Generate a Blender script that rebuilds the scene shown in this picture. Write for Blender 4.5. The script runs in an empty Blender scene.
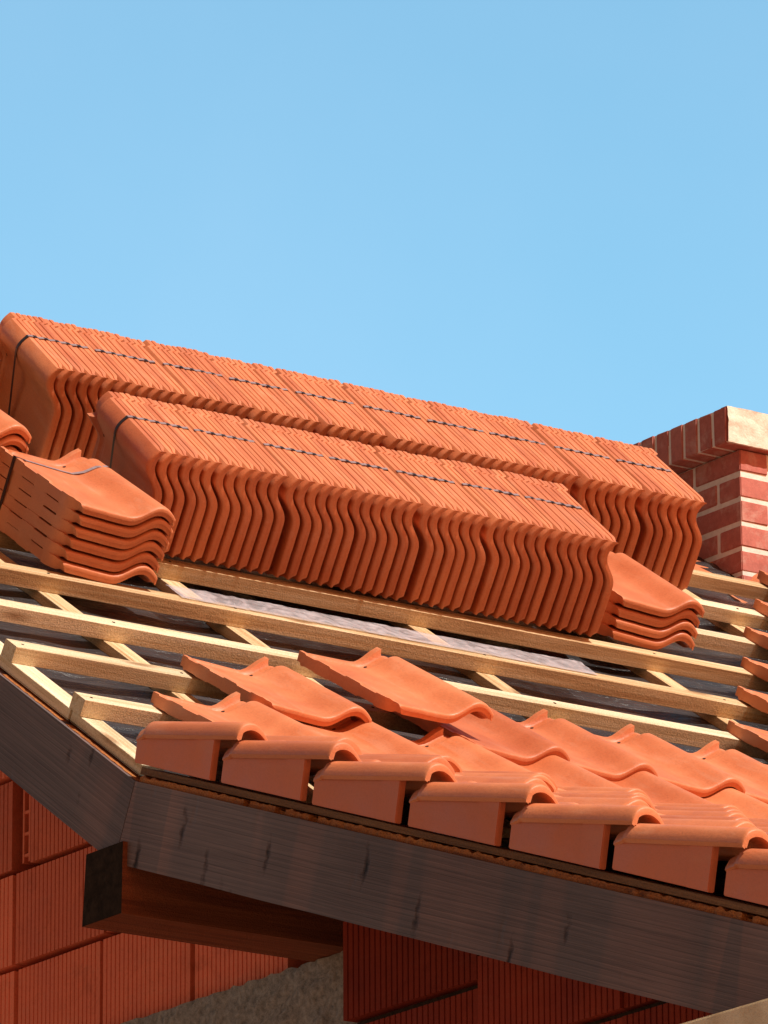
import bpy, bmesh, math, random
from mathutils import Vector, Matrix, noise

random.seed(7)
S = bpy.context.scene
C = S.collection
rad = math.radians

# ------------------------------------------------------------------ frames
# world: X runs along the ridge (away, to the right), Y is up-slope on plan, Z up.
P1, P2 = 0.580719, 0.3318          # upper pitch, shallower pitch of the sprocketed eave
def axes(p):
    return Vector((0, math.cos(p), math.sin(p))), Vector((0, -math.sin(p), math.cos(p)))
E1, N1 = axes(P1)
E2, N2 = axes(P2)
XA = Vector((1, 0, 0))
def pt1(x, s, h): return XA * x + E1 * s + N1 * h
def pt2(x, s, h): return XA * x + E2 * s + N2 * h
def mat4(cx, cy, cz, o):
    m = Matrix.Identity(4)
    for i, c in enumerate((cx, cy, cz)):
        for r in range(3): m[r][i] = c[r]
    for r in range(3): m[r][3] = o[r]
    return m
def roof_frame(p, x, s, h):
    e, n = (E1, N1) if p == 1 else (E2, N2)
    return mat4(XA, e, n, XA * x + e * s + n * h)

# ------------------------------------------------------------------ materials
def new_mat(name):
    m = bpy.data.materials.new(name); m.use_nodes = True
    nt = m.node_tree; b = nt.nodes['Principled BSDF']
    return m, nt, b
def N(nt, typ, **kw):
    n = nt.nodes.new(typ)
    for k, v in kw.items(): setattr(n, k, v)
    return n
def ramp(nt, stops):
    r = N(nt, 'ShaderNodeValToRGB'); cr = r.color_ramp
    while len(cr.elements) < len(stops): cr.elements.new(0.5)
    for e, (p, c) in zip(cr.elements, stops):
        e.position = p; e.color = (*c, 1) if len(c) == 3 else c
    return r
def mapped(nt, scale, rot=(0, 0, 0), coord='Object', rnd=True):
    tc = N(nt, 'ShaderNodeTexCoord'); mp = N(nt, 'ShaderNodeMapping')
    mp.inputs['Scale'].default_value = scale; mp.inputs['Rotation'].default_value = rot
    nt.links.new(tc.outputs[coord], mp.inputs['Vector'])
    if rnd:
        oi = N(nt, 'ShaderNodeObjectInfo'); mu = N(nt, 'ShaderNodeMath', operation='MULTIPLY')
        mu.inputs[1].default_value = 37.0
        nt.links.new(oi.outputs['Random'], mu.inputs[0]); nt.links.new(mu.outputs[0], mp.inputs['Location'])
    return mp
def noise_n(nt, vec, scale, detail=4, rough=0.6, dist=0.0):
    n = N(nt, 'ShaderNodeTexNoise'); n.inputs['Scale'].default_value = scale
    n.inputs['Detail'].default_value = detail; n.inputs['Roughness'].default_value = rough
    n.inputs['Distortion'].default_value = dist
    nt.links.new(vec.outputs['Vector'], n.inputs['Vector']); return n
def mix(nt, mode, fac, a, b):
    m = N(nt, 'ShaderNodeMix', data_type='RGBA', blend_type=mode)
    for sock, v in ((m.inputs['Factor'], fac), (m.inputs['A'], a), (m.inputs['B'], b)):
        if hasattr(v, 'is_output') or isinstance(v, bpy.types.NodeSocket): nt.links.new(v, sock)
        elif isinstance(v, (int, float)): sock.default_value = v
        else: sock.default_value = (*v, 1)
    return m.outputs['Result']
def bump(nt, b, height, strength, dist=0.002):
    bp = N(nt, 'ShaderNodeBump'); bp.inputs['Strength'].default_value = strength
    bp.inputs['Distance'].default_value = dist
    nt.links.new(height, bp.inputs['Height']); nt.links.new(bp.outputs['Normal'], b.inputs['Normal'])

def clay_material(name, c0, c1, rough=0.5, spec=0.35, dust=0.25):
    m, nt, b = new_mat(name)
    mp = mapped(nt, (1, 1, 1))
    n1 = noise_n(nt, mp, 7, 4, 0.6); r1 = ramp(nt, [(0.3, c0), (0.7, c1)])
    nt.links.new(n1.outputs['Fac'], r1.inputs['Fac'])
    n2 = noise_n(nt, mp, 160, 3, 0.7); r2 = ramp(nt, [(0.25, (0.72, 0.66, 0.62)), (0.5, (1, 1, 1)), (0.8, (1.08, 1.06, 1.04))])
    nt.links.new(n2.outputs['Fac'], r2.inputs['Fac'])
    col = mix(nt, 'MULTIPLY', 0.6, r1.outputs['Color'], r2.outputs['Color'])
    # dusty pale scuffs, streaked along the tile
    mp3 = mapped(nt, (9, 1.6, 9)); n3 = noise_n(nt, mp3, 3.0, 6, 0.65, 0.6)
    r3 = ramp(nt, [(0.52, (0, 0, 0)), (0.74, (dust, dust, dust))]); nt.links.new(n3.outputs['Fac'], r3.inputs['Fac'])
    col = mix(nt, 'MIX', r3.outputs['Color'], col, (0.66, 0.36, 0.24))
    # each piece fired a little differently
    oi = N(nt, 'ShaderNodeObjectInfo'); r4 = ramp(nt, [(0, (0.82, 0.72, 0.68)), (0.5, (1, 1, 1)), (1, (1.06, 1.10, 1.10))])
    nt.links.new(oi.outputs['Random'], r4.inputs['Fac'])
    col = mix(nt, 'MULTIPLY', 1.0, col, r4.outputs['Color'])
    if 'block' in name:
        at = N(nt, 'ShaderNodeAttribute', attribute_name='tone'); rt_ = ramp(nt, [(0, (0.72, 0.66, 0.64)), (1, (1.10, 1.12, 1.12))]); nt.links.new(at.outputs['Fac'], rt_.inputs['Fac'])
        col = mix(nt, 'MULTIPLY', 1.0, col, rt_.outputs['Color'])
        n5 = noise_n(nt, mapped(nt, (1, 1, 1)), 11, 6, 0.7, 0.4); r5 = ramp(nt, [(0.30, (0.74, 0.70, 0.68)), (0.48, (1, 1, 1))]); nt.links.new(n5.outputs['Fac'], r5.inputs['Fac'])
        col = mix(nt, 'MULTIPLY', 0.8, col, r5.outputs['Color'])
    else:
        ge = N(nt, 'ShaderNodeNewGeometry'); rp = ramp(nt, [(0.50, (0, 0, 0)), (0.60, (0.35, 0.35, 0.35))]); nt.links.new(ge.outputs['Pointiness'], rp.inputs['Fac'])
        col = mix(nt, 'MIX', rp.outputs['Color'], col, (0.74, 0.33, 0.17))
    nt.links.new(col, b.inputs['Base Color'])
    b.inputs['Roughness'].default_value = rough; b.inputs['Specular IOR Level'].default_value = spec
    rr = ramp(nt, [(0.3, (rough - .1,) * 3), (0.7, (rough + .14,) * 3)]); nt.links.new(n1.outputs['Fac'], rr.inputs['Fac'])
    nt.links.new(rr.outputs['Color'], b.inputs['Roughness'])
    ad = N(nt, 'ShaderNodeMath', operation='ADD'); nt.links.new(n2.outputs['Fac'], ad.inputs[0]); nt.links.new(n1.outputs['Fac'], ad.inputs[1])
    bump(nt, b, ad.outputs[0], 0.4, 0.002)
    return m
M_LAPPET = clay_material('verge_lappet_shaded_clay', (0.54, 0.100, 0.042), (0.62, 0.130, 0.056), 0.55, 0.35, 0.15)  # tile clay with the hanging plates' shade put into a deeper red
M_TILE = clay_material('terracotta_tile', (0.545, 0.152, 0.056), (0.63, 0.200, 0.080), 0.48, 0.5, 0.30)
m, nt, b = new_mat('nail_hole'); b.inputs['Base Color'].default_value = (0.03, 0.008, 0.005, 1); b.inputs['Roughness'].default_value = 0.9
M_HOLE = m

def wood_material(name, light, mid, dark, grain=1.0, rough=0.75, along=0, knots=True, sawn=0.5):
    m, nt, b = new_mat(name)
    sc = [70, 70, 70]; sc[along] = 2.2
    mp = mapped(nt, sc)
    n1 = noise_n(nt, mp, 1.0, 5, 0.65, 0.4)
    r1 = ramp(nt, [(0.28, dark), (0.5, mid), (0.72, light)]); nt.links.new(n1.outputs['Fac'], r1.inputs['Fac'])
    sc2 = [9, 9, 9]; sc2[along] = 1.0
    mp2 = mapped(nt, sc2); n2 = noise_n(nt, mp2, 1.0, 3, 0.5, 0.3)
    r2 = ramp(nt, [(0.3, (0.74, 0.68, 0.60)), (0.62, (1.05, 1.03, 1.0))]); nt.links.new(n2.outputs['Fac'], r2.inputs['Fac'])
    col = mix(nt, 'MULTIPLY', 0.8 * grain, r1.outputs['Color'], r2.outputs['Color'])
    if knots:
        sc3 = [18, 18, 18]; sc3[along] = 5.0
        mp3 = mapped(nt, sc3); v = N(nt, 'ShaderNodeTexVoronoi'); v.inputs['Scale'].default_value = 0.55
        nt.links.new(mp3.outputs['Vector'], v.inputs['Vector'])
        r3 = ramp(nt, [(0.06, (0.35, 0.2, 0.1)), (0.17, (1, 1, 1))]); nt.links.new(v.outputs['Distance'], r3.inputs['Fac'])
        col = mix(nt, 'MULTIPLY', 0.75, col, r3.outputs['Color'])
    # rough-sawn speckle
    mps = mapped(nt, (1, 1, 1)); ns = noise_n(nt, mps, 260, 2, 0.7)
    rs = ramp(nt, [(0.32, (0.50, 0.42, 0.32)), (0.6, (1.05, 1.05, 1.05))]); nt.links.new(ns.outputs['Fac'], rs.inputs['Fac'])
    col = mix(nt, 'MULTIPLY', sawn, col, rs.outputs['Color'])
    oi = N(nt, 'ShaderNodeObjectInfo'); r4 = ramp(nt, [(0, (0.88, 0.84, 0.78)), (1, (1.06, 1.04, 1.0))])
    nt.links.new(oi.outputs['Random'], r4.inputs['Fac']); col = mix(nt, 'MULTIPLY', 1.0, col, r4.outputs['Color'])
    nt.links.new(col, b.inputs['Base Color']); b.inputs['Roughness'].default_value = rough
    b.inputs['Specular IOR Level'].default_value = 0.25
    ad = N(nt, 'ShaderNodeMath', operation='ADD'); nt.links.new(n1.outputs['Fac'], ad.inputs[0]); nt.links.new(ns.outputs['Fac'], ad.inputs[1])
    bump(nt, b, ad.outputs[0], 0.9, 0.0035)
    return m
M_PALE = wood_material('fresh_sawn_spruce', (0.95, 0.90, 0.77), (0.90, 0.81, 0.62), (0.66, 0.50, 0.29))
M_BROWN = wood_material('aged_brown_spruce', (0.92, 0.82, 0.63), (0.76, 0.58, 0.36), (0.46, 0.28, 0.14))
M_PURLIN = wood_material('stained_purlin_wood', (0.30, 0.10, 0.045), (0.22, 0.066, 0.03), (0.13, 0.035, 0.018), knots=False, sawn=0.3)
M_SHEATH = wood_material('rough_sheathing_edge', (0.62, 0.27, 0.085), (0.46, 0.17, 0.05), (0.16, 0.05, 0.018), sawn=0.9)
M_SHADEWOOD = wood_material('shaded_counter_batten', (0.34, 0.19, 0.10), (0.24, 0.125, 0.065), (0.14, 0.07, 0.035))  # wood tone darkened to carry the shade under the verge tiles
M_PLANK = wood_material('pale_plank_wood', (0.96, 0.90, 0.76), (0.94, 0.86, 0.70), (0.88, 0.76, 0.60), knots=False, sawn=0.2)

def dark_board():
    m, nt, b = new_mat('dark_glazed_board')
    # base tone with slow change along the board
    mp0 = mapped(nt, (1.6, 4, 4)); n0 = noise_n(nt, mp0, 1.0, 3, 0.5)
    r0 = ramp(nt, [(0.3, (0.108, 0.083, 0.086)), (0.7, (0.166, 0.132, 0.134))]); nt.links.new(n0.outputs['Fac'], r0.inputs['Fac'])
    # sharp fine fibre lines
    mp = mapped(nt, (2.4, 260, 260)); n1 = noise_n(nt, mp, 1.0, 4, 0.7, 0.2)
    r1 = ramp(nt, [(0.34, (0.55, 0.52, 0.52)), (0.5, (1, 1, 1)), (0.68, (1.45, 1.36, 1.30))]); nt.links.new(n1.outputs['Fac'], r1.inputs['Fac'])
    col = mix(nt, 'MULTIPLY', 0.55, r0.outputs['Color'], r1.outputs['Color'])
    # growth-ring bands bending round the knots
    mpw = mapped(nt, (1.0, 13, 13)); w = N(nt, 'ShaderNodeTexWave', wave_type='BANDS', bands_direction='Y', wave_profile='SAW')
    w.inputs['Scale'].default_value = 1.9; w.inputs['Distortion'].default_value = 5.5; w.inputs['Detail'].default_value = 3
    w.inputs['Detail Scale'].default_value = 0.7
    nt.links.new(mpw.outputs['Vector'], w.inputs['Vector'])
    rw = ramp(nt, [(0.0, (0.55, 0.52, 0.52)), (0.12, (0.9, 0.9, 0.9)), (0.8, (1.08, 1.05, 1.04)), (1, (1.25, 1.2, 1.16))]); nt.links.new(w.outputs['Fac'], rw.inputs['Fac'])
    col = mix(nt, 'MULTIPLY', 0.85, col, rw.outputs['Color'])
    # upright stain patches with a hard side, as glaze runs leave them
    mp2 = mapped(nt, (5.5, 0.5, 1)); n2 = noise_n(nt, mp2, 1.0, 2, 0.4, 0.0)
    r2 = ramp(nt, [(0.47, (0, 0, 0)), (0.52, (0.45, 0.45, 0.45)), (0.66, (0.75, 0.75, 0.75)), (0.68, (0.1, 0.1, 0.1))]); nt.links.new(n2.outputs['Fac'], r2.inputs['Fac'])
    col = mix(nt, 'MIX', r2.outputs['Color'], col, mix(nt, 'MULTIPLY', 1.0, col, (1.5, 1.22, 1.10)))
    # cracks and torn grain: short dark upright marks
    mpc = mapped(nt, (26, 6.5, 6.5)); v = N(nt, 'ShaderNodeTexVoronoi'); v.inputs['Scale'].default_value = 0.62; v.inputs['Randomness'].default_value = 1
    dn = noise_n(nt, mapped(nt, (30, 30, 30)), 1.0, 3, 0.6)
    va = N(nt, 'ShaderNodeVectorMath', operation='MULTIPLY_ADD'); va.inputs[1].default_value = (.9, .35, .9)
    nt.links.new(dn.outputs['Color'], va.inputs[0]); nt.links.new(mpc.outputs['Vector'], va.inputs[2]); nt.links.new(va.outputs['Vector'], v.inputs['Vector'])
    rk = ramp(nt, [(0.06, (0.14, 0.10, 0.09)), (0.15, (0.58, 0.50, 0.47)), (0.24, (1, 1, 1))]); nt.links.new(v.outputs['Distance'], rk.inputs['Fac'])
    sep = N(nt, 'ShaderNodeSeparateColor'); nt.links.new(v.outputs['Color'], sep.inputs['Color'])
    th = N(nt, 'ShaderNodeMath', operation='GREATER_THAN'); th.inputs[1].default_value = 0.52; nt.links.new(sep.outputs['Red'], th.inputs[0])
    col = mix(nt, 'MIX', th.outputs[0], col, mix(nt, 'MULTIPLY', 1.0, col, rk.outputs['Color']))
    nt.links.new(col, b.inputs['Base Color']); b.inputs['Roughness'].default_value = 0.66
    b.inputs['Specular IOR Level'].default_value = 0.25
    ad = N(nt, 'ShaderNodeMath', operation='ADD'); nt.links.new(n1.outputs['Fac'], ad.inputs[0]); nt.links.new(rk.outputs['Color'], ad.inputs[1])
    bump(nt, b, ad.outputs[0], 0.6, 0.002)
    return m
M_BOARD = dark_board()

def plain(name, c0, c1, scale, rough, bmp=0.3, spec=0.3, dist=0.003, detail=6):
    m, nt, b = new_mat(name); mp = mapped(nt, (1, 1, 1), rnd=False)
    n1 = noise_n(nt, mp, scale, detail, 0.65); r = ramp(nt, [(0.3, c0), (0.7, c1)]); nt.links.new(n1.outputs['Fac'], r.inputs['Fac'])
    nt.links.new(r.outputs['Color'], b.inputs['Base Color']); b.inputs['Roughness'].default_value = rough
    b.inputs['Specular IOR Level'].default_value = spec
    bump(nt, b, n1.outputs['Fac'], bmp, dist); return m
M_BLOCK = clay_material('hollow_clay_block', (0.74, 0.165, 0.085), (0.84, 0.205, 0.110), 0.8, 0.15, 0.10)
M_BLOCKSHADE = clay_material('hollow_clay_block_shaded', (0.30, 0.044, 0.024), (0.38, 0.062, 0.034), 0.85, 0.1, 0.05)  # same block clay, shade under the barge board put into its colour
M_MORTAR = plain('dark_mortar_joint', (0.03, 0.014, 0.010), (0.07, 0.04, 0.03), 60, 0.95)
M_CONC = plain('rough_grey_concrete', (0.15, 0.13, 0.115), (0.43, 0.375, 0.33), 55, 0.95, 1.0, dist=0.012, detail=9)
M_PURLINEND = plain('dark_painted_end_grain', (0.012, 0.008, 0.006), (0.040, 0.026, 0.018), 40, 0.95, 0.6, 0.08)
M_STRAP = plain('grey_plastic_strap', (0.22, 0.165, 0.175), (0.34, 0.27, 0.29), 90, 0.42, 0.1)
M_STRAPD = plain('black_plastic_and_dip_shade', (0.018, 0.013, 0.014), (0.04, 0.03, 0.03), 90, 0.42, 0.1)
M_BMORT = plain('chimney_mortar', (0.78, 0.70, 0.62), (0.92, 0.86, 0.78), 50, 0.95, 0.8)
M_CAPSTONE = plain('mortar_smeared_cap', (0.70, 0.62, 0.50), (0.90, 0.84, 0.72), 34, 0.95, 0.9, dist=0.006)
M_GROUND = plain('dry_building_site_earth', (0.22, 0.14, 0.09), (0.30, 0.20, 0.13), 1.2, 1.0)

def chimney_brick():
    m, nt, b = new_mat('chimney_brick')
    mp = mapped(nt, (1, 1, 1), rnd=False)
    at = N(nt, 'ShaderNodeAttribute', attribute_name='tone')
    r = ramp(nt, [(0, (0.44, 0.125, 0.095)), (0.5, (0.53, 0.175, 0.138)), (1, (0.58, 0.235, 0.185))]); nt.links.new(at.outputs['Fac'], r.inputs['Fac'])
    n1 = noise_n(nt, mp, 45, 5, 0.7); r1 = ramp(nt, [(0.3, (0.78, 0.74, 0.72)), (0.6, (1.06, 1.06, 1.06))]); nt.links.new(n1.outputs['Fac'], r1.inputs['Fac'])
    col = mix(nt, 'MULTIPLY', 0.8, r.outputs['Color'], r1.outputs['Color'])
    n2 = noise_n(nt, mp, 16, 6, 0.7, 0.5); r2 = ramp(nt, [(0.50, (0, 0, 0)), (0.72, (0.6, 0.6, 0.6))]); nt.links.new(n2.outputs['Fac'], r2.inputs['Fac'])
    col = mix(nt, 'MIX', r2.outputs['Color'], col, (0.66, 0.46, 0.38))
    nt.links.new(col, b.inputs['Base Color']); b.inputs['Roughness'].default_value = 0.9
    bump(nt, b, n1.outputs['Fac'], 0.5, 0.003); return m
M_BRICK = chimney_brick()

def foil():
    m, nt, b = new_mat('dark_roofing_membrane')
    mp = mapped(nt, (2.2, 14, 14), rnd=False); n1 = noise_n(nt, mp, 1.6, 5, 0.6, 0.8)
    r = ramp(nt, [(0.3, (0.018, 0.017, 0.018)), (0.7, (0.060, 0.056, 0.060))]); nt.links.new(n1.outputs['Fac'], r.inputs['Fac'])
    nt.links.new(r.outputs['Color'], b.inputs['Base Color']); b.inputs['Roughness'].default_value = 0.24
    b.inputs['Specular IOR Level'].default_value = 0.5
    mp2 = mapped(nt, (1, 5, 1), rnd=False); n2 = noise_n(nt, mp2, 14, 5, 0.6, 1.2)
    bump(nt, b, n2.outputs['Fac'], 0.55, 0.012); return m
M_FOIL = foil()
def film():
    m, nt, b = new_mat('clear_crinkled_film')
    mp = mapped(nt, (1, 1, 1), rnd=False); n2 = noise_n(nt, mp, 16, 3, 0.5, 1.5)
    b.inputs['Base Color'].default_value = (0.64, 0.62, 0.67, 1); b.inputs['Roughness'].default_value = 0.12
    r = ramp(nt, [(0.35, (0.42,) * 3), (0.66, (0.78,) * 3)]); nt.links.new(n2.outputs['Fac'], r.inputs['Fac'])
    nt.links.new(r.outputs['Color'], b.inputs['Alpha'])
    b.inputs['Specular IOR Level'].default_value = 0.9
    bump(nt, b, n2.outputs['Fac'], 0.35, 0.004); return m
M_FILM = film()

# ------------------------------------------------------------------ object helpers
def link(name, me, mats, parent=None, matrix=None):
    o = bpy.data.objects.new(name, me); C.objects.link(o)
    for m_ in mats:
        if m_.name not in [x.name for x in me.materials if x]: me.materials.append(m_)
    if parent: o.parent = parent
    if matrix is not None: o.matrix_world = matrix
    return o
def tag(o, label, cat, group=None, kind=None):
    if label: o['label'] = label
    if cat: o['category'] = cat
    if group: o['group'] = group
    o['kind'] = kind or 'thing'
    return o
def mesh_from(name, verts, faces, smooth=True, ang=38, mi=None):
    me = bpy.data.meshes.new(name); me.from_pydata([tuple(v) for v in verts], [], faces)
    bm = bmesh.new(); bm.from_mesh(me)
    bmesh.ops.recalc_face_normals(bm, faces=bm.faces)
    bm.to_mesh(me); bm.free()
    if mi is not None: me.polygons.foreach_set('material_index', mi)
    if smooth:
        me.polygons.foreach_set('use_smooth', [True] * len(me.polygons)); me.set_sharp_from_angle(angle=rad(ang))
    me.update(); return me
class MB:
    """collects boxes / prisms for ONE object"""
    def __init__(s): s.v, s.f, s.t, s.m = [], [], [], []
    def hexa(s, c8, tone=0.5, mi=0):
        b = len(s.v); s.v += [Vector(c) for c in c8]
        for q in ((0, 3, 2, 1), (4, 5, 6, 7), (0, 1, 5, 4), (1, 2, 6, 5), (2, 3, 7, 6), (3, 0, 4, 7)):
            s.f.append([b + i for i in q]); s.t.append(tone); s.m.append(mi)
    def box(s, x0, x1, y0, y1, z0, z1, tone=0.5, mi=0):
        s.hexa([(x0, y0, z0), (x1, y0, z0), (x1, y1, z0), (x0, y1, z0), (x0, y0, z1), (x1, y0, z1), (x1, y1, z1), (x0, y1, z1)], tone, mi)
    def prism(s, poly, fn, a, b_, tone=0.5, mi=0):
        n = len(poly); k = len(s.v)
        s.v += [Vector(fn(p, a)) for p in poly] + [Vector(fn(p, b_)) for p in poly]
        s.f += [list(range(k, k + n)), list(range(k + n, k + 2 * n))]
        s.f += [[k + i, k + (i + 1) % n, k + n + (i + 1) % n, k + n + i] for i in range(n)]
        s.t += [tone] * (n + 2); s.m += [mi] * (n + 2)
    def build(s, name, mats, parent=None, matrix=None, bevel=0.0, smooth=False, jitter=0.0):
        me = bpy.data.meshes.new(name); vs = s.v
        if jitter: vs = [v + Vector((random.uniform(-1, 1), random.uniform(-1, 1), random.uniform(-1, 1))) * jitter for v in vs]
        me.from_pydata([tuple(v) for v in vs], [], s.f)
        at = me.attributes.new('tone', 'FLOAT', 'FACE'); at.data.foreach_set('value', s.t)
        me.polygons.foreach_set('material_index', s.m)
        bm = bmesh.new(); bm.from_mesh(me); bmesh.ops.recalc_face_normals(bm, faces=bm.faces)
        if bevel: bmesh.ops.bevel(bm, geom=list(bm.edges), offset=bevel, segments=2, affect='EDGES', clamp_overlap=True)
        bm.to_mesh(me); bm.free()
        if smooth or bevel:
            me.polygons.foreach_set('use_smooth', [True] * len(me.polygons)); me.set_sharp_from_angle(angle=rad(50))
        return link(name, me, mats, parent, matrix)

def timber(name, p, x0, x1, s0, s1, h0, h1, mat, warp=0.002, seg=None, axis='x', bevel=0.0012):
    """a sawn timber lying on roof plane p, with a slightly wandering, softly bevelled section; local X is its length"""
    Ln = (x1 - x0) if axis == 'x' else (s1 - s0); wd = (s1 - s0) if axis == 'x' else (x1 - x0); th = h1 - h0
    n = seg or max(2, int(Ln / 0.12)); r = random.random() * 50
    e, nn = (E1, N1) if p == 1 else (E2, N2)
    o0 = XA * x0 + e * s0 + nn * h0
    M = mat4(XA, e, nn, o0) if axis == 'x' else mat4(e, -XA, nn, o0 + XA * wd)
    b = bevel; sec = [(b, 0), (wd - b, 0), (wd, b), (wd, th - b), (wd - b, th), (b, th), (0, th - b), (0, b)]
    V, F = [], []
    for i in range(n + 1):
        t = i / n * Ln
        for (y, z) in sec:
            dy = noise.noise((t * 1.3 + r, y * 9, 3)) * warp; dz = noise.noise((t * 1.3 + r, z * 9, 9)) * warp * (0.6 if z > th / 2 else 0.0)
            V.append((t, y + dy, z + dz))
    k = len(sec)
    for i in range(n):
        for j in range(k):
            F.append([i * k + j, i * k + (j + 1) % k, (i + 1) * k + (j + 1) % k, (i + 1) * k + j])
    F += [list(range(k)), list(range(n * k, n * k + k))]
    return link(name, mesh_from(name, V, F, True, 28), [mat], None, M)

# ------------------------------------------------------------------ the tiles
def crom(ctrl):
    def f(u):
        if u <= ctrl[0][0]: return ctrl[0][1]
        for i in range(len(ctrl) - 1):
            if u <= ctrl[i + 1][0]:
                x0, y0 = ctrl[i]; x1, y1 = ctrl[i + 1]
                m0 = (y1 - ctrl[i - 1][1]) / (x1 - ctrl[i - 1][0]) if i > 0 else (y1 - y0) / (x1 - x0)
                m1 = (ctrl[i + 2][1] - y0) / (ctrl[i + 2][0] - x0) if i + 2 < len(ctrl) else (y1 - y0) / (x1 - x0)
                h = x1 - x0; t = (u - x0) / h
                return (2 * t**3 - 3 * t**2 + 1) * y0 + (t**3 - 2 * t**2 + t) * h * m0 + (-2 * t**3 + 3 * t**2) * y1 + (t**3 - t**2) * h * m1
        return ctrl[-1][1]
    return f
LT = 0.46                       # tile length
WT = 0.30                       # tile width
PROF = crom([(0, .0085), (.012, .0090), (.03, .0074), (.06, .0056), (.09, .0038), (.12, .0020), (.148, .0005), (.166, 0), (.180, .0018), (.195, .0082), (.210, .0185), (.224, .0290),
             (.238, .0370), (.252, .0405), (.266, .0395), (.280, .0335), (.291, .0255), (.300, .0170)])
def sstep(a, b, x):
    t = min(1, max(0, (x - a) / (b - a))); return t * t * (3 - 2 * t)
def tile_mesh():
    us = [0, .003, .010, .016, .022, .030, .045, .062, .08, .10, .12, .138, .150, .160, .172, .184, .196, .208, .217, .226, .2305, .234, .238, .243, .25, .258, .266, .273, .280, .286, .291, .295, .298, .300]
    vs = [0, .0015, .004, .009, .0105, .014, .022, .03, .04, .05, .07, .09, .095, .13, .165, .17, .20, .235, .24, .275, .31, .315, .35, .37, .385, .392, .398, .404, .412, .418, .4275, .431, .436, .440, .446, .452, .457, LT]
    notch = [(.095, .165), (.24, .31), (.385, .43)]
    isn = lambda v: any(a <= v <= b_ for a, b_ in notch)
    def top(u, v):
        w = PROF(u); d = LT - v
        if v < .014: w -= .006 * (1 - math.sqrt(max(0, 1 - (1 - v / .014) ** 2)))
        # head lap: a recessed channel; a rib along the head climbs the roll flank and stops in a nib
        if u < .232:
            fl = sstep(.165, .215, u)
            w += -sstep(.058, .052, d) * .007 * sstep(.012, .03, u) * (1 - .4 * fl) + sstep(.026, .021, d) * (.007 + .011 * fl) * sstep(.012, .03, u)
        else:
            w -= sstep(.052, .046, d) * (.005 + .010 * sstep(.230, .240, u))
        if u < .011 and v > .03: w += 0 if isn(v) else .003
        if .012 < u < .024 and v > .03: w -= .004
        return w
    def bot(u, v):
        w = PROF(u); th = .0135 if v < .003 else (.0255 if v < .055 else .018)
        if u < .018 and v > .03: th = .031 if not isn(v) else (.0275 if v < .2 else .029)
        if LT - v < .02 and u < .2: th = .024
        return w - th
    nu, nv = len(us), len(vs); V = []
    sh = lambda u, v: u + (.014 * sstep(.060, .02, v) * (1 - u / WT) if u < .1 else 0)
    for v in vs:
        for u in us: V.append((sh(u, v), v, top(u, v)))
    for v in vs:
        for u in us:
            ub = (u if u < .25 else .25 + (u - .25) * .86) + .014 * sstep(.07, .03, v) * max(0, 1 - u / .06)
            V.append((sh(ub, v), v, bot(ub, v)))
    # stepped right edge with a lower interlocking lip
    r0 = len(V)
    for v in vs:
        t = top(.300, v); q = .55 + .45 * sstep(.0, .05, v)
        V += [(uu, v, t - dd * q) for uu, dd in ((.300, .0060), (.300, .0120), (.2970, .0138), (.2970, .0158), (.2998, .0176), (.2998, .0215), (.2996, .0240), (.2993, .0265), (.2985, .0290), (.2955, .0290))]
    F = []; o = nu * nv
    for j in range(nv - 1):
        for i in range(nu - 1):
            a = j * nu + i; F.append([a, a + 1, a + nu + 1, a + nu]); F.append([o + a, o + a + nu, o + a + nu + 1, o + a + 1])
    for i in range(nu - 1):
        F.append([i, o + i, o + i + 1, i + 1]); a = (nv - 1) * nu + i; F.append([a, a + 1, o + a + 1, o + a])
    for j in range(nv - 1):
        a = j * nu; F.append([a, a + nu, o + a + nu, o + a])
        ch0 = [j * nu + nu - 1] + [r0 + 10 * j + q for q in range(10)] + [o + j * nu + nu - 1]
        ch1 = [(j + 1) * nu + nu - 1] + [r0 + 10 * (j + 1) + q for q in range(10)] + [o + (j + 1) * nu + nu - 1]
        for q in range(11): F.append([ch0[q], ch0[q + 1], ch1[q + 1], ch1[q]])
        if j == 0: F.append(list(ch0))
        if j == nv - 2: F.append(list(ch1))
    mi = [0] * len(F)
    c = len(V); cu, cv = .185, LT - .036; V.append((cu, cv, top(cu, cv) + .0018))
    for k in range(10):
        a = k / 10 * 2 * math.pi; u_, v_ = cu + .0045 * math.cos(a), cv + .0045 * math.sin(a); V.append((u_, v_, top(u_, v_) + .0012))
    for k in range(10): F.append([c, c + 1 + k, c + 1 + (k + 1) % 10]); mi.append(1)
    return mesh_from('clay_tile', V, F, True, 42, mi)
TILE = tile_mesh()

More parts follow.
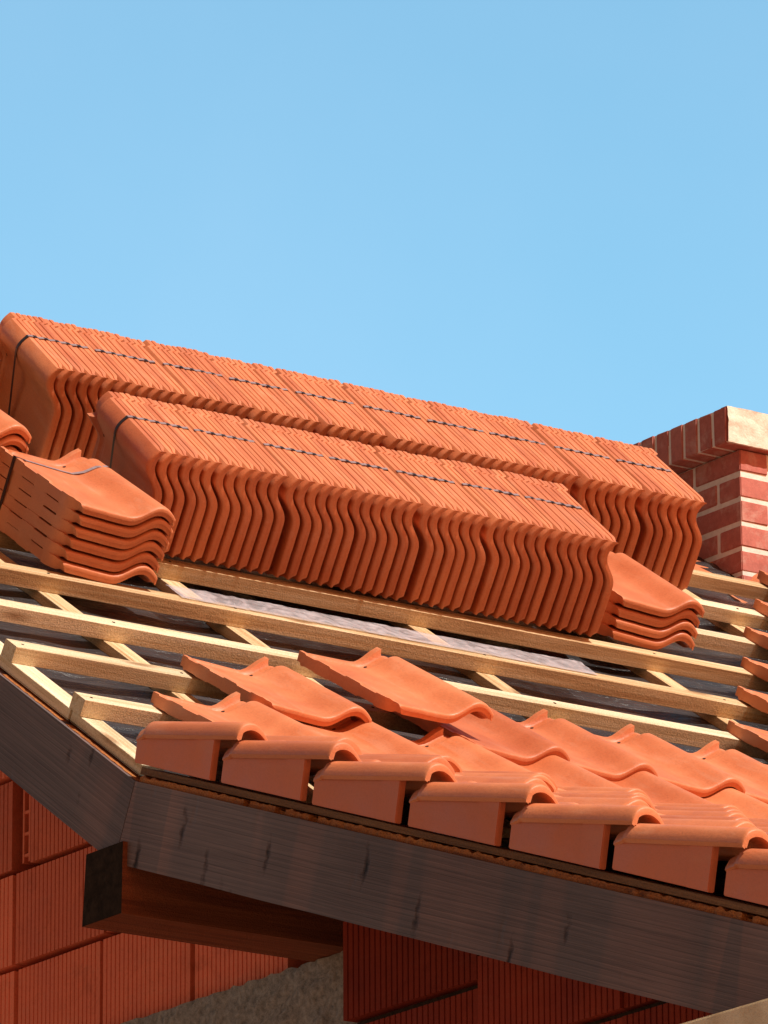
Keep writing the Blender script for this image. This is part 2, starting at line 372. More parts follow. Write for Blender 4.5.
WV = .345
VPROF0 = crom([(0, .000), (.001, .006), (.006, .016), (.016, .027), (.032, .034), (.050, .0365), (.068, .0345), (.086, .027), (.101, .016), (.113, .006), (.124, .001), (.138, .000), (.146, .007), (.155, .010),
              (.164, .007), (.174, .001), (.20, 0), (.225, .003), (.248, .0135), (.272, .029), (.288, .039), (.303, .042), (.318, .0385), (.331, .030), (.340, .022), (.345, .016)])
def vmap(u):            # squeeze the roll of the verge tile to its real width
    if u < .0942: return u / .76
    if u < .20: return .124 + (u - .0942) * (.076 / .1058)
    return u
VPROF = lambda u: VPROF0(vmap(u))
def verge_meshes():
    us = [0, .001, .003, .006, .010, .014, .020, .026, .032, .038, .044, .050, .057, .064, .070, .076, .081, .086, .090, .094, .10, .107, .113, .119, .125, .131, .137, .142, .148, .154, .165, .18, .20, .215, .225, .236, .248, .26, .272, .282, .292, .30, .308, .316, .323, .329, .335, .339, .342, .345]
    vs = [0, .0015, .004, .009, .016, .03, .06, .10, .16, .22, .28, .34, .38, .40, .41, .416, .422, .43, .445, .455, LT]
    def top(u, v):
        w = VPROF(u); d = LT - v
        if v < .016: w -= .007 * (1 - math.sqrt(max(0, 1 - (1 - v / .016) ** 2)))
        w -= sstep(.050, .040, d) * (.010 if w > .012 else .006)
        if d < .03 and u < .09: w -= .006 * (1 - d / .03)
        return w
    nu, nv = len(us), len(vs); V = []
    for k in range(2):
        for v in vs:
            for u in us:
                w = top(u, v)
                if k:
                    # roll is a hollow shell
                    w2 = w - .018
                    if u < .09: w2 = max(-.008, .84 * VPROF(u) - .0125) if u > .006 else -.008
                    w2 = min(w2, w - .004)
                    V.append((u + (.007 * (1 - u / .05) if u < .05 else 0), v, w2))
                else: V.append((u, v, w))
    V = [((u_ + .015 * (1 - (LT - v_) / .055) * max(0, 1 - u_ / .085), v_, w_) if LT - v_ < .055 else (u_, v_, w_)) for (u_, v_, w_) in V]
    F = []; o = nu * nv
    for j in range(nv - 1):
        for i in range(nu - 1):
            a = j * nu + i; F.append([a, a + 1, a + nu + 1, a + nu]); F.append([o + a, o + a + nu, o + a + nu + 1, o + a + 1])
    for i in range(nu - 1):
        F.append([i, o + i, o + i + 1, i + 1]); a = (nv - 1) * nu + i; F.append([a, a + 1, o + a + 1, o + a])
    for j in range(nv - 1):
        a = j * nu; F.append([a, a + nu, o + a + nu, o + a]); a += nu - 1; F.append([a, o + a, o + a + nu, a + nu])
    tile = mesh_from('verge_tile', V, F, True, 42)
    # lappet: hanging side plate, the lower end a little proud
    def wb(v): return -.107 + (v - .07) / .38 * .042
    mb = MB()
    poly = [(.190, wb(.190)), (.456, wb(.456)), (.456, .002), (.190, .006)]
    mb.prism(poly, lambda p, a: (a, p[0], p[1]), .0150, .028)
    poly2 = [(.110, wb(.110)), (.190, wb(.190)), (.190, .0065), (.110, .008)]
    mb.prism(poly2, lambda p, a: (a, p[0], p[1]), .0105, .028)
    me = bpy.data.meshes.new('side_lappet'); me.from_pydata([tuple(v) for v in mb.v], [], mb.f)
    bm = bmesh.new(); bm.from_mesh(me); bmesh.ops.recalc_face_normals(bm, faces=bm.faces)
    bmesh.ops.bevel(bm, geom=list(bm.edges), offset=.0022, segments=2, affect='EDGES', clamp_overlap=True); bm.to_mesh(me); bm.free()
    me.polygons.foreach_set('use_smooth', [True] * len(me.polygons)); me.set_sharp_from_angle(angle=rad(40))
    return tile, me
VTILE, LAPPET = verge_meshes()
for me_ in (TILE, VTILE): me_.materials.append(M_TILE)
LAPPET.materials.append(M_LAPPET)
TILE.materials.append(M_HOLE)

def place(me, name, M, label, cat, group=None, jr=0.4, jt=0.0015):
    J = Matrix.Translation([random.uniform(-1, 1) * jt for _ in range(3)]) @ Matrix.Rotation(rad(random.uniform(-jr, jr)), 4, 'Z') @ Matrix.Rotation(rad(random.uniform(-jr, jr)), 4, 'X')
    o = bpy.data.objects.new(name, me); C.objects.link(o); o.matrix_world = M @ J
    return tag(o, label, cat, group)
ORD = ['first', 'second', 'third', 'fourth', 'fifth', 'sixth', 'seventh', 'eighth', 'ninth', 'tenth', 'eleventh', 'twelfth', 'thirteenth', 'fourteenth']
def laid(p, x, s_head, hf=.128, hh=.095, yaw=0.0, roll=0.0):
    """a tile lying on the battens of plane p: head at s_head, base height hf at the foot, hh at the head"""
    t = math.asin((hf - hh) / LT)
    return roof_frame(p, x, s_head - LT, hf) @ Matrix.Rotation(rad(yaw), 4, 'Z') @ Matrix.Rotation(rad(roll), 4, 'Y') @ Matrix.Rotation(-t, 4, 'X')

BS = lambda k: 1.9085 - .3740 * k           # up-slope edge of batten k on the upper pitch
C0, CW = .295, .281
col = lambda k: C0 + CW * k

# ---- verge tiles and field tiles of the shallow lower slope
for i in range(7):
    s0 = -.458 - .39 * i
    vt = place(VTILE, 'verge_tile', laid(2, -.036, s0 + LT, .1535, .105), ('topmost' if i == 0 else ORD[i]) + ' terracotta verge tile with hanging side plate' + (' by the board joint' if i == 0 else ', counted from the board joint'), 'verge tile', 'verge tiles along the dark barge board', .35)
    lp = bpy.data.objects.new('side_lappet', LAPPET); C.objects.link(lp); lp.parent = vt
    for j in range(0, 7 - max(0, i - 4)):
        place(TILE, 'clay_tile', laid(2, col(j), s0 + LT, .1535, .105), 'clay tile beside the %s verge tile, %s in from the edge' % (ORD[i], ORD[j]), 'roof tile', 'laid tiles of the shallow lower slope', .35)

# ---- two courses on the upper pitch
for k in range(0, 10):
    lab = 'terracotta tile lying at the left end of the lower tiled course' if k == 0 else 'tile in the lower of two long courses, %s from its left end' % ORD[k]
    place(TILE, 'clay_tile', laid(1, col(k) - (.05 if k == 0 else 0), BS(4) + .02, .142, .095), lab, 'roof tile', 'lower course on the upper slope')
place(TILE, 'clay_tile', laid(1, col(1) - .05, BS(3) + .03, .140, .100, -2.5, 0), 'tile with bare notched edge at the left end of the upper course', 'roof tile', 'upper course on the upper slope')
place(TILE, 'clay_tile', laid(1, col(2) + .06, BS(3) + .075, .182, .150, 2.0, -2), 'loose tilted terracotta tile lying across its neighbours in the upper course', 'roof tile', 'upper course on the upper slope')
for k in range(3, 11):
    place(TILE, 'clay_tile', laid(1, col(k), BS(3) + .02), 'tile in the upper long course, %s right of the loose tilted tile' % ORD[k - 3], 'roof tile', 'upper course on the upper slope')
# ---- stepped field of laid tiles at the right
starts = {2: 2.565, 1: 2.845, 0: 3.115, -1: 3.38, -2: 3.665, -3: 3.935}
for q, (k, x) in enumerate(starts.items()):
    for j in range(3):
        place(TILE, 'clay_tile', laid(1, x - .05 + CW * j, BS(k) + .02), 'right edge tile in the %s stepped row from below, %s' % (ORD[q], ('its notched end showing' if j == 0 else ORD[j] + ' along the row')), 'roof tile', 'stepped field of tiles at the right')
place(TILE, 'clay_tile', laid(1, 3.86, 3.495, -.014, -.004, 0, 0), 'lone tile lying flat at the foot of the brick chimney', 'roof tile')
place(TILE, 'clay_tile', laid(1, 4.10, 3.27, .125, .115, 3, 0), 'raised tile at the right edge in front of the chimney bricks', 'roof tile')

# ---- upright packs
def upright(x, s, h, lean, skew, dip):
    l = rad(lean)
    R = mat4(Vector((-math.sin(l), 0, math.cos(l))), Vector((0, 1, 0)), Vector((-math.cos(l), 0, -math.sin(l))), Vector((0, 0, 0)))
    return roof_frame(1, x, s, h) @ Matrix.Rotation(rad(skew), 4, 'Z') @ Matrix.Rotation(rad(dip), 4, 'X') @ R
def row(nm, x0, s, n_packs, pitch, gap, lean, skew, dip, h0):
    x = x0
    for a in range(n_packs):
        xs = []
        sj = random.uniform(-.006, .006); lj = random.uniform(-.5, .5)
        for i in range(6):
            Mt = upright(x, s + sj, h0, lean + lj, skew, dip)
            pos = 'leftmost' if i == 0 else ('rightmost' if i == 5 else ORD[i] + ' from left')
            if a == 0 and i == 0: lab = 'upright clay tile showing its whole face at the left end of the %s row' % nm
            elif a == n_packs - 1 and i == 5: lab = 'last upright clay tile at the right end of the %s row' % nm
            else: lab = 'upright clay tile, %s in the %s pack of the %s row' % (pos, ORD[a], nm)
            place(TILE, 'clay_tile', Mt, lab, 'roof tile', 'upright tiles of the %s row' % nm, .3, .0008)
            xs.append(Mt); x += pitch
        x += gap * random.uniform(.3, 1.7)
        # strap of the pack: over the crests, down the first face and the last back
        vS = .255; hw = .007
        P = []
        if a == 0:
            for q in range(6): P.append(xs[0] @ Vector((.02 + .215 * q / 5, vS + .01 * (1 - q / 5), .0125 + .0285 * q / 5)))
            for u in (.25, .262, .274, .285, .294):
                P.append((xs[0] @ Vector((u, vS, PROF(u) + .003))))
        for i, Mt in enumerate(xs):
            P.append(Mt @ Vector((.3025, vS, PROF(.299) + .001)))
            P.append(Mt @ Vector((.3035, vS, PROF(.299) - .014)))
            if i < 5: P.append(Mt @ Vector((.3020, vS, PROF(.299) - .026)))
        P.append(xs[-1] @ Vector((.285, vS, PROF(.285) - .028)))
        P.append(xs[-1] @ Vector((.24, vS, PROF(.24) - .028)))
        side = (xs[0].to_3x3() @ Vector((0, 1, 0))).normalized() * hw
        V, F, mi = [], [], []
        nrm = N1 * .0012
        for p_ in P: V += [p_ - side, p_ + side, p_ + side - nrm, p_ - side - nrm]
        nface = 11 if a == 0 else 0
        for i in range(len(P) - 1):
            for q in range(4): F.append([i * 4 + q, i * 4 + (q + 1) % 4, i * 4 + 4 + (q + 1) % 4, i * 4 + 4 + q]); mi.append(1 if i < nface or (i - nface) % 3 == 1 else 0)  # dips between tile tops coloured black to stand for gap shade
        o = link('packing_strap', mesh_from('packing_strap', V, F, True, 60, mi), [M_STRAP, M_STRAPD])
        tag(o, ('plastic strap round the %s pack of the %s upright row' % (ORD[a], nm)) if a else 'plastic strap hanging down the face of the %s upright row' % nm, 'strap', 'straps round the tile packs')
row('front', .988, 1.862, 7, .0354, .0108, 6.5, -7, 4.0, .079)
row('rear', 1.086, 2.640, 10, .0363, .0108, 6.5, -7, 4.0, .076)

# ---- flat piles
def pile(nm, x, s, n, yaw, where):
    out = []
    for i in range(n):
        M = roof_frame(1, x + random.uniform(-.003, .003), s + random.uniform(-.004, .004), .101 + .0325 * i) @ Matrix.Rotation(rad(yaw + random.uniform(-.4, .4)), 4, 'Z')
        pos = 'bottom' if i == 0 else ('top' if i == n - 1 else ORD[i] + ' from the bottom')
        out.append(M)
        place(TILE, 'clay_tile', M, '%s clay tile of the flat pile %s' % (pos, where), 'roof tile', 'flat pile ' + nm, .2, .0005)
    return out
PL = pile('by the left end of the front row', .545, 1.512, 6, 0, 'left of the front upright row')
PR = pile('by the right end of the front row', 2.585, 1.925, 4, 0, 'right of the front upright row')
PF = pile('at the left picture edge', .34, 1.99, 7, 0, 'at the far left')
pile('beside the rear row at the left edge', .830, 3.08, 6, 0, 'behind the rear row')
# strap round the left pile
V, F, mi = [], [], []
P = [PL[0] @ Vector((-.003, .368, -.020)), PL[-1] @ Vector((-.003, .368, .014))]
P = [P[0].lerp(P[1], q / 5) for q in range(6)]
P += [PL[-1] @ Vector((u, .368 - .12 * u, PROF(min(.3, max(0, u))) + .002 + (.003 if u < .02 else 0))) for u in (-.001, .03, .06, .10, .14, .17, .20, .23, .26, .285, .302)]
sd = E1 * .0065
for i, p_ in enumerate(P):
    off = (-XA if i < 6 else N1) * -.0012
    V += [p_ - sd, p_ + sd, p_ + sd + off, p_ - sd + off]
for i in range(len(P) - 1):
    for q in range(4): F.append([i * 4 + q, i * 4 + (q + 1) % 4, i * 4 + 4 + (q + 1) % 4, i * 4 + 4 + q]); mi.append(1)
tag(link('packing_strap', mesh_from('packing_strap', V, F, True, 60, [0 if i > 24 else 1 for i in range(len(F))]), [M_STRAP, M_STRAPD]), 'black strap down the notched side of the flat left pile', 'strap', 'straps round the tile packs')

# ------------------------------------------------------------------ battens
bnames = {4: 'short pale batten with a sawn end, lowest above the verge tiles', 3: 'pale batten with a sawn end on the left barge edge, second lowest',
          2: 'pale batten directly above the upper tile course', 1: 'brown batten carrying the clear plastic film',
          0: 'brown batten under the foot of the front upright row', -1: 'batten under the back of the front upright row',
          -2: 'batten under the foot of the rear upright row', -3: 'wide brown batten just below the chimney foot', -4: 'topmost batten behind the rear upright row'}
for k in range(-4, 5):
    mt = M_BROWN if k in (1, 0, -3) else M_PALE
    x1 = 5.6 if k > -4 else 3.45
    s1 = BS(k); o = timber('roof_batten', 1, .022 if k > 2 else -.02, x1, s1 - .060, s1, .0335, .0755, mt)
    tag(o, bnames[k], 'batten', 'battens across the roof')
    for x in (.055, .52, 1.10, 1.91, 2.73, 3.53):
        if x < x1 and k >= -3:
            nv = []
            r_ = .0042
            for zz in (.042, .0432):
                nv += [(x - (.022 if k > 2 else -.02) + r_ * math.cos(a * math.pi / 4), .030 + random.uniform(-.001, .001) + r_ * math.sin(a * math.pi / 4), zz) for a in range(8)]
            nf = [list(range(8)), list(range(8, 16))] + [[a, (a + 1) % 8, 8 + (a + 1) % 8, 8 + a] for a in range(8)]
            nm_ = bpy.data.objects.new('nail_head', mesh_from('nail_head', nv, nf, False)); C.objects.link(nm_); nm_.data.materials.append(M_PURLINEND); nm_.parent = o
cb = [(.49, 'second from the barge edge'), (1.07, 'third from the barge edge, behind the loose tilted tile'), (1.88, 'fourth from the barge edge, above the tiled courses'), (2.70, 'below the right flat pile'), (3.50, 'at the upper right by the rear row')]
for x, w in cb:
    o = timber('counter_batten', 1, x, x + .06, .02, 4.3, -.002, .0325, M_BROWN, axis='s'); tag(o, 'sloping counter batten under the battens, ' + w, 'counter batten', 'counter battens down the slope')
o = timber('counter_batten', 1, .024, .088, .405, 4.3, .0045, .0325, M_PALE, axis='s'); tag(o, 'long pale edge batten along the upper barge board', 'counter batten', 'counter battens down the slope')
o = timber('counter_batten', 1, .026, .088, .03, .398, .0045, .0325, M_PALE, axis='s'); tag(o, 'short split edge batten above the board joint', 'counter batten', 'counter battens down the slope')
o = timber('counter_batten', 2, .012, .075, -3.2, .0, .0175, .0335, M_SHADEWOOD, axis='s'); tag(o, 'shaded brown edge batten under the verge tiles', 'counter batten', 'counter battens down the slope')

# rough edge of the sheathing showing above the boards
def sheath(p, s0, s1, h1, label):
    n = int((s1 - s0) / .005); V, F = [], []
    e, nn = (E1, N1) if p == 1 else (E2, N2)
    for i in range(n + 1):
        t = (s1 - s0) * i / n
        bx = .008 + .004 * noise.noise((t * 40, p, 1)); tp = h1 - .003 + .006 * noise.noise((t * 45, p, 5)) * (1 if h1 > .01 else .2)
        gapd = .012 if noise.noise((t * 14, 3, p)) > .33 else 0
        V += [(t, -bx - gapd, -.010), (t, -.12, -.010), (t, -.12, tp), (t, -bx - gapd - .002, tp - gapd * .5)]
    for i in range(n):
        for q in range(4): F.append([i * 4 + q, i * 4 + (q + 1) % 4, i * 4 + 4 + (q + 1) % 4, i * 4 + 4 + q])
    F += [[0, 1, 2, 3], [n * 4 + q for q in range(4)]]
    o = link('sheathing_edge', mesh_from('sheathing_edge', V, F, False), [M_SHEATH], None, mat4(e, -XA, nn, e * s0))
    tag(o, label, 'sheathing')
sheath(2, -3.3, -.004, .0165, 'rough orange sheathing edge between verge tiles and barge board')
sheath(1, .004, 2.2, .0035, 'thin orange sheathing edge above the upper barge board')

# ------------------------------------------------------------------ barge boards
WB = .2
bot_k = Vector((0, 0))
# mitre: intersection of the two lower edges in the (y,z) plane
d1, d2 = Vector((math.cos(P1), math.sin(P1))), Vector((math.cos(P2), math.sin(P2)))
n1v, n2v = Vector((-math.sin(P1), math.cos(P1))), Vector((-math.sin(P2), math.cos(P2)))
A_, B_ = -WB * n1v, -WB * n2v
den = d1.x * d2.y - d1.y * d2.x; dd = B_ - A_
tt = (dd.x * d2.y - dd.y * d2.x) / den; mit = A_ + d1 * tt
def board(name, dirv, nv, a0, a1, mitre_at, label):
    """prism in local coords: x along the board, y up across it, z outward thickness"""
    e3 = Vector((0, dirv.x, dirv.y)); n3 = Vector((0, nv.x, nv.y))
    mx = mit.dot(dirv)
    n = 60; V, F = [], []
    g = .0012
    for i in range(n + 1):
        f = i / n
        if mitre_at == 'start': xt, xb = g + (a1 - g) * f, mx + g + (a1 - mx - g) * f
        else: xt, xb = a0 + (-g - a0) * f, a0 + (mx - g - a0) * f
        wob = .0005 * noise.noise((xt * 3, 1, dirv.x * 9)); wob2 = .0018 * noise.noise((xb * 3, 7, dirv.x * 9))
        V += [(xb, -WB + wob2, .001), (xt, -.001 + wob, .001), (xt, -.001 + wob, .030), (xb, -WB + wob2, .030)]
        # small bevel rows skipped: boards are sawn square
    for i in range(n):
        for q in range(4): F.append([i * 4 + q, i * 4 + (q + 1) % 4, i * 4 + 4 + (q + 1) % 4, i * 4 + 4 + q])
    F += [[0, 1, 2, 3], [n * 4 + q for q in range(4)]]
    o = link(name, mesh_from(name, V, F, False), [M_BOARD], None, mat4(e3, n3, XA, Vector((0, 0, 0))))
    return tag(o, label, 'barge board', 'dark barge boards')
board('barge_board', d1, n1v, 0, 3.0, 'start', 'steep dark stained barge board at the lower left')
board('barge_board', d2, n2v, -3.6, 0, 'end', 'long dark stained barge board under the verge tiles')

# ------------------------------------------------------------------ purlin
mb = MB()
c8 = [(-.012, .036, -.313), (.9, .036, -.313), (.9, .206, -.313), (-.012, .206, -.313), (-.012, .031, -.141), (.9, .031, -.141), (.9, .190, -.141), (-.012, .190, -.141)]
mb.hexa(c8)
mb.m[5] = 1
pu = mb.build('purlin', [M_PURLIN, M_PURLINEND], bevel=.0)
tag(pu, 'square reddish purlin with dark sawn end under the barge boards', 'purlin')

# ------------------------------------------------------------------ block walls
def block(mb, X, y0, y1, z0, z1, mi=0, pitch=.0195, depth=.24):
    """one grooved hollow block, its ribbed face at X looking to -X"""
    poly = [(X + depth, y0), (X + depth, y1)]
    y = y1; n = max(2, round((y1 - y0) / pitch)); p = (y1 - y0) / n; gw = p * .26; gd = .005
    for i in range(n):
        a = y1 - p * i
        poly += [(X, a), (X, a - p + gw), (X + gd, a - p + gw * .8), (X + gd, a - p + gw * .2)]
    poly += [(X, y0)]
    poly[-2] = (X + gd * 0 , y0 + gw * .5); poly[-3] = (X, y0 + gw)
    sk = random.uniform(-.005, .005); tl = random.uniform(-.004, .004)
    mb.prism(poly, lambda q, zz: (q[0] + sk + tl * (q[1] - y0) / .4, q[1], zz), z0 + .0075, z1 - .0075, random.random(), mi)
mb = MB(); XW = .66; ZJ = .193; CH = .2555
def top_z(y): return y * math.tan(P1) - .20        # blocks stop under the roof
joints = {0: [.325, .756, 1.167, 1.578, 1.99, 2.4], 1: [.35, .76, 1.148, 1.583, 1.99, 2.4], 2: [.70, 1.11, 1.517, 1.93, 2.34], 3: [1.17, 1.583, 1.99, 2.4], 4: [1.6, 1.93, 2.34]}
for c in range(-1, 5):
    js = joints.get(c, joints[0]); z0 = ZJ - CH * 2 + CH * c
    if c < 0: continue
    for a, b_ in zip(js[:-1], js[1:]):
        y0, y1 = a + .008 + random.uniform(-.002, .005), b_ - .008
        if c == 2 and abs(b_ - 1.517) < .001: y1 -= .004
        if c == 2 and abs(a - 1.517) < .001: y0 += .075
        if c == 1 and abs(a - 1.583) < .001: y0 += .0
        zt_ = min(z0 + CH - .001, y0 * math.tan(P1) - .07)
        if zt_ > z0 + .03: block(mb, XW, y0, y1, z0, zt_)
# the same wall goes on below the ring beam, down to the ground
z = -.585
r_ = 0
while z > -5.4:
    y = -.09 - (.2 if r_ % 2 else 0)
    while y < 2.4:
        block(mb, XW, y + .0055, y + .405, max(z - CH, -5.4), z, 0, .03); y += .4105
    z -= CH; r_ += 1
mb.box(XW + .03, XW + .2, -.3, 2.4, -5.4, -.59, mi=1)
# honeycomb web remains in the broken joint
for k, yy in enumerate((1.533, 1.562)):
    mb.box(XW + .012, XW + .05, yy, yy + .008, ZJ + .02, ZJ + CH - .02)
for k in range(4): mb.box(XW + .013, XW + .045, 1.5405, 1.5625, ZJ + .035 + k * .058, ZJ + .043 + k * .058)
mb.prism([(.30, -.33), (2.4, -.33), (2.4, ZJ + CH), (1.0, ZJ + CH), (.30, .06)], lambda p, a: (a, p[0], p[1]), XW + .09, XW + .2, .5, 1)
w = mb.build('block_wall', [M_BLOCK, M_MORTAR], jitter=0)
tag(w, 'red ribbed hollow block gable wall at the lower left with a broken joint', 'block wall')

mb = MB(); XR = .45
zr = -.5695
cols_r = [(-.214, -.741, [zr + .2555 * 2, zr + .2555, zr, zr - .2555]), (-.741, -1.275, [-.480 + .2555, -.480, -.735, -.99]), (-1.275, -1.81, [-.480 + .2555, -.480, -.735, -.99]), (-1.81, -2.35, [-.6, -.85, -1.1])]
# staggered courses under the sloping board
for (yb, ya, zs) in cols_r:
    for z1, z0 in zip(zs[:-1], zs[1:]):
        z1c = min(z1 - .002, ya * math.tan(P2) - .06)
        if z1c > z0 + .03: block(mb, XR, ya + .002, yb - .001, z0 + .002, z1c, 0, .0215)
z = -1.10; r_ = 0
while z > -5.4:
    y = -2.9 + (.2 if r_ % 2 else 0)
    while y < -.5:
        block(mb, XR, y + .0055, min(y + .405, -.216), max(z - CH, -5.4), z, 0, .03); y += .4105
    z -= CH; r_ += 1
mb.prism([(-2.9, -5.4), (-.22, -5.4), (-.22, -.16), (-2.9, -1.12)], lambda p, a: (a, p[0], p[1]), XR + .03, XR + .25, .5, 1)
w = mb.build('block_wall', [M_BLOCKSHADE, M_MORTAR])
tag(w, 'dark red ribbed block wall in shade under the long barge board', 'block wall')

# concrete ring beam
V, F = [], []
ny, nz = 110, 16
for j in range(nz + 1):
    for i in range(ny + 1):
        y = -.1 + 2.5 * i / ny; z = -.314 - .262 * j / nz
        d = .011 * noise.noise((y * 22, z * 22, 2)) + .006 * noise.noise((y * 70, z * 70, 8))
        zz = z + (.008 * noise.noise((y * 25, 3, 3)) if j == 0 else .004 * noise.noise((y * 50, z * 50, 5)))
        V.append((XW - .020 + d, y, zz))
for j in range(nz):
    for i in range(ny): F.append([j * (ny + 1) + i, j * (ny + 1) + i + 1, (j + 1) * (ny + 1) + i + 1, (j + 1) * (ny + 1) + i])
k = len(V)
for i in range(ny + 1): y = -.1 + 2.5 * i / ny; V.append((XW + .22, y, V[i][2]))
for i in range(ny): F.append([i, k + i, k + i + 1, i + 1])
tag(link('concrete_beam', mesh_from('concrete_beam', V, F, True, 60), [M_CONC]), 'rough grey concrete ring beam below the ribbed blocks', 'concrete beam')

# ------------------------------------------------------------------ membrane and film
def sheet(p, x0, x1, s0, s1, nx, ns):
    V, F = [], []
    xr = [.02, .5, 1.1, 1.9, 2.73, 3.53, 4.4, 5.3, 6.2]
    for j in range(ns + 1):
        for i in range(nx + 1):
            x = x0 + (x1 - x0) * i / nx; s = s0 + (s1 - s0) * j / ns
            a = max([q for q in xr if q <= x + .001] or [0]); b_ = min([q for q in xr if q > x + .001] or [7])
            t = (x - a) / (b_ - a); sag = 4 * t * (1 - t)
            h = .008 - .010 * sag
            h += (.009 * noise.noise((x * 1.6, s * 7, 1)) + .008 * noise.noise((x * 5 + s * 6, s * 16, 4)) + .003 * noise.noise((x * 9, s * 40, 7))) * min(1, sag * 2.2)
            V.append(tuple(pt1(x, s, h) if p == 1 else pt2(x, s, h)))
    for j in range(ns):
        for i in range(nx): a = j * (nx + 1) + i; F.append([a, a + 1, a + nx + 2, a + nx + 1])
    return V, F
V, F = sheet(1, .022, 6.0, .0, 4.35, 200, 230)
tag(link('roof_membrane', mesh_from('roof_membrane', V, F, True, 80), [M_FOIL]), 'dark shiny wrinkled roofing membrane between the battens', 'membrane')
V, F = sheet(2, .022, 3.6, -3.3, -.002, 30, 30)
tag(link('roof_membrane', mesh_from('roof_membrane', V, F, True, 80), [M_FOIL]), 'dark membrane hidden under the tiles of the shallow eave slope', 'membrane')
V, F = [], []
nx, ns = 150, 14
for j in range(ns + 1):
    for i in range(nx + 1):
        x = .93 + 1.36 * i / nx; t = j / ns; s = 1.500 + .100 * t + .006 * noise.noise((x * 6, 5, 5)) * t
        h = .0795 + .002 * t + (.0035 * abs(noise.noise((x * 9, s * 30, 2))) + .0015 * noise.noise((x * 45, s * 60, 2))) * (0.25 + t)
        V.append(tuple(pt1(x, s, h)))
for j in range(ns):
    for i in range(nx): a = j * (nx + 1) + i; F.append([a, a + 1, a + nx + 2, a + nx + 1])
tag(link('plastic_film', mesh_from('plastic_film', V, F, True, 80), [M_FILM]), 'strip of clear crinkled plastic film lying on the brown batten', 'plastic film')

# ------------------------------------------------------------------ chimney
ch = bpy.data.objects.new('brick_chimney', None); C.objects.link(ch); ch.location = (4.04, 2.766, 1.7)
tag(ch, 'red brick chimney with pale joints and projecting cap at the right', 'chimney')
xc, yc = 4.04, 2.766; XL, YL = .86, .70; jt = .0145; cz = .0807
mb = MB(); rnd = lambda: min(1, max(0, random.gauss(.5, .25)))
zt = 2.253
for c in range(9):
    z1 = zt - .003 - cz * c - (0.004 if c else 0); z0 = z1 - cz + jt
    # left face bricks (run in y), right face bricks (run in x); corner brick shared
    la, lb = (.228, .108) if c % 2 == 0 else (.108, .228)
    j = lambda: random.uniform(-.0015, .0015)
    mb.box(xc + j(), xc + lb, yc + j(), yc + la, z0, z1, rnd())
    y = yc + la + jt
    while y < yc + YL - .02:
        y1 = min(y + .228, yc + YL); mb.box(xc + j(), xc + .1, y, y1, z0, z1, rnd()); y = y1 + jt
    x = xc + lb + jt
    while x < xc + XL - .02:
        x1 = min(x + .228, xc + XL); mb.box(x, x1, yc + j(), yc + .1, z0, z1, rnd()); x = x1 + jt
sh = mb.build('shaft', [M_BRICK], ch, bevel=.0028, jitter=.0008)
mb = MB(); mb.box(xc + .003, xc + XL - .01, yc + .003, yc + YL - .01, 1.3, zt - .002)
mb.build('mortar_core', [M_BMORT], ch, jitter=0)
cap = MB(); ox, oy = .078, .030
y = yc - oy; first = True
while y < yc + YL + oy - .03:
    wd = .062; cap.box(xc - ox + random.uniform(-.002, .002), xc + .16, y, y + wd, zt + .001, zt + .117, rnd()); y += wd + .0115
capo = cap.build('cap', [M_BRICK], ch, bevel=.003, jitter=.001)
mb = MB(); mb.box(xc - ox + .004, xc + XL + .03, yc - oy + .003, yc + YL + oy, zt + .003, zt + .1155)
mb.build('mortar_core', [M_BMORT], capo)
V, F = [], []
nx, nz = 70, 12
for jz in range(nz + 1):
    for i in range(nx + 1):
        x = xc - ox + .004 + (XL + ox) * i / nx; z = zt + .002 + .117 * jz / nz
        d = .005 * noise.noise((x * 20, z * 20, 1)) + .003 * noise.noise((x * 60, z * 60, 3))
        V.append((x, yc - oy - .006 + d, z))
for jz in range(nz):
    for i in range(nx): a = jz * (nx + 1) + i; F.append([a, a + 1, a + nx + 2, a + nx + 1])
k = len(V)
for jz in (0, nz):
    for i in range(nx + 1): x = xc - ox + .004 + (XL + ox) * i / nx; V.append((x, yc - oy + .03, zt + .002 + .117 * jz / nz))
for i in range(nx):
    F.append([i, i + 1, k + i + 1, k + i]); a = nz * (nx + 1) + i; F.append([a, k + nx + 1 + i, k + nx + 2 + i, a + 1])
for jz in range(nz): pass
link('mortar_face', mesh_from('mortar_face', V, F, True, 60), [M_CAPSTONE], capo)
for o_ in list(ch.children):
    o_.matrix_parent_inverse = Matrix.Translation(ch.location).inverted()

# ------------------------------------------------------------------ foreground plank
mb = MB(); mb.hexa([(-.34, -5.2, -1.20), (-.30, -5.2, -1.20), (-.30, -2.2, -1.20), (-.34, -2.2, -1.20), (-.34, -5.2, -1.079), (-.30, -5.2, -1.079), (-.30, -2.2, -1.079), (-.34, -2.2, -1.079)])
pk = mb.build('scaffold_plank', [M_PLANK], bevel=.006); tag(pk, 'pale wooden plank edge in the lower right corner', 'plank')

# ------------------------------------------------------------------ ground
bpy_me = mesh_from('ground', [(-400, -400, -5.4), (400, -400, -5.4), (400, 400, -5.4), (-400, 400, -5.4)], [[0, 1, 2, 3]], False)
tag(link('ground', bpy_me, [M_GROUND]), None, None, None, 'structure')

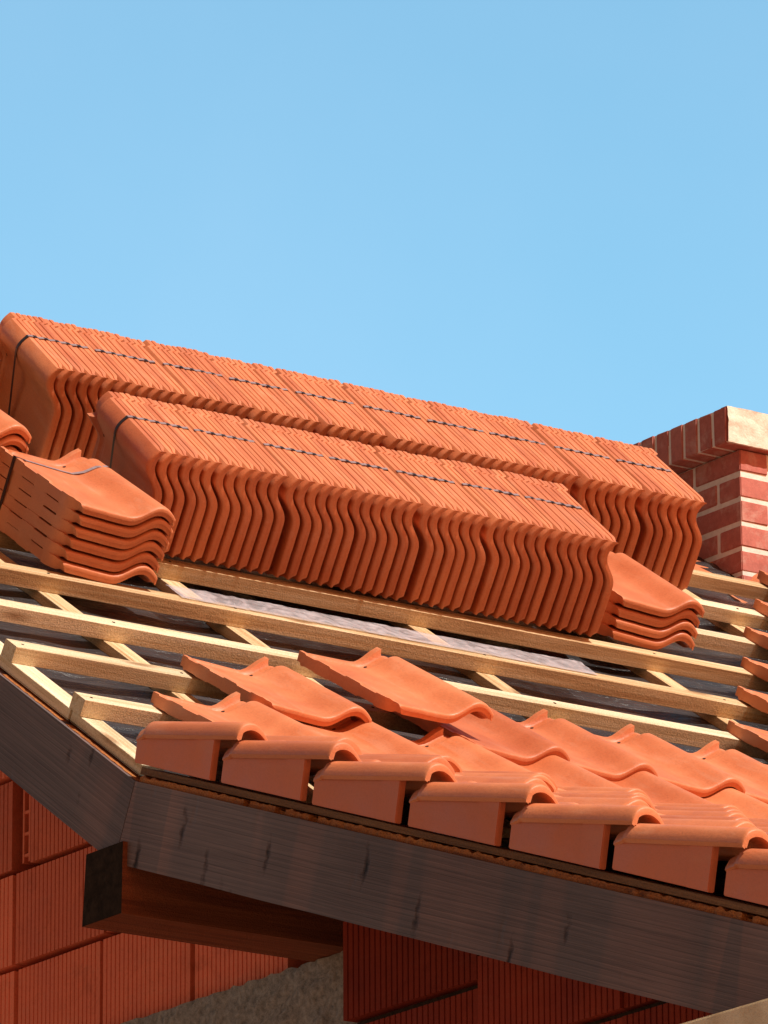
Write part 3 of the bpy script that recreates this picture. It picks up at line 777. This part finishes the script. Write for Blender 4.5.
# ------------------------------------------------------------------ light and sky
SUN = Vector((.14, -.555, .80)).normalized()
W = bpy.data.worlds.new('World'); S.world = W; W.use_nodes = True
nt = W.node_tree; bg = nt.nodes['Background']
sky = nt.nodes.new('ShaderNodeTexSky'); sky.sky_type = 'NISHITA'; sky.sun_disc = False
sky.sun_elevation = math.asin(SUN.z); sky.sun_rotation = math.atan2(SUN.x, SUN.y)
sky.air_density = 1.0; sky.dust_density = 0.6; sky.ozone_density = 1.6
# clear-day gradient: luminous cyan towards the horizon, dimmed and warmed overhead for neutral fill
tc = N(nt, 'ShaderNodeTexCoord'); sp = N(nt, 'ShaderNodeSeparateXYZ'); nt.links.new(tc.outputs['Generated'], sp.inputs['Vector'])
gr = ramp(nt, [(0.0, (0.72, 0.98, 0.92)), (0.42, (0.78, 1.03, 0.90)), (0.62, (0.62, 0.56, 0.44)), (1.0, (0.50, 0.38, 0.28))])
nt.links.new(sp.outputs['Z'], gr.inputs['Fac'])
skc = mix(nt, 'MULTIPLY', 1.0, sky.outputs['Color'], gr.outputs['Color'])
# made-up warm fill for shaded faces from the sun side, dimmed towards -X; faint unevenness of real air
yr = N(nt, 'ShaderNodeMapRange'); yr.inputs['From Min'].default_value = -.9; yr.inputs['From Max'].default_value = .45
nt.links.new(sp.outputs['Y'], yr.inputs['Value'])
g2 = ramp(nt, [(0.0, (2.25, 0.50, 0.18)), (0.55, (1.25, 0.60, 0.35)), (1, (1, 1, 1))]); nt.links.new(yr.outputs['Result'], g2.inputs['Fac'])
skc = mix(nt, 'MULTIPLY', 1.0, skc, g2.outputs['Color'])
xr_ = N(nt, 'ShaderNodeMapRange'); xr_.inputs['From Min'].default_value = -.9; xr_.inputs['From Max'].default_value = .40
nt.links.new(sp.outputs['X'], xr_.inputs['Value'])
g3 = ramp(nt, [(0.0, (0.40, 0.33, 0.31)), (0.5, (0.56, 0.49, 0.46)), (1, (1, 1, 1))]); nt.links.new(xr_.outputs['Result'], g3.inputs['Fac'])
skc = mix(nt, 'MULTIPLY', 1.0, skc, g3.outputs['Color'])
an = N(nt, 'ShaderNodeTexNoise'); an.inputs['Scale'].default_value = 9; an.inputs['Detail'].default_value = 5; an.inputs['Roughness'].default_value = .55
nt.links.new(tc.outputs['Generated'], an.inputs['Vector'])
ar = ramp(nt, [(0.3, (0.94, 0.975, 0.985)), (0.7, (1.09, 1.02, 1.01))]); nt.links.new(an.outputs['Fac'], ar.inputs['Fac'])
skc = mix(nt, 'MULTIPLY', 1.0, skc, ar.outputs['Color'])
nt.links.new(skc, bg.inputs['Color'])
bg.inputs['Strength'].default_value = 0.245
L = bpy.data.lights.new('sun', 'SUN'); L.energy = 5.0; L.angle = rad(.53); L.color = (1.0, .955, .85)
lo = bpy.data.objects.new('sun', L); C.objects.link(lo); lo.rotation_euler = (-SUN).to_track_quat('-Z', 'Y').to_euler()

# ------------------------------------------------------------------ camera
cam = bpy.data.cameras.new('camera'); co = bpy.data.objects.new('camera', cam); C.objects.link(co)
fw = Vector((0.55241539, 0.78102123, 0.29127835)); rt = Vector((0.81739481, -0.57605057, -0.0056089)); up = Vector((-0.16341039, -0.24118785, 0.9566219))
co.matrix_world = mat4(rt, up, -fw, Vector((-8.00636651, -12.3380444, -3.81969048)))
cam.sensor_fit = 'VERTICAL'; cam.sensor_height = 36; cam.lens = 36 * 6468.774 / 1024
cam.clip_start = .5; cam.clip_end = 2000
S.camera = co
S.view_settings.view_transform = 'Standard'; S.view_settings.look = 'None'; S.view_settings.exposure = 0; S.view_settings.gamma = 1
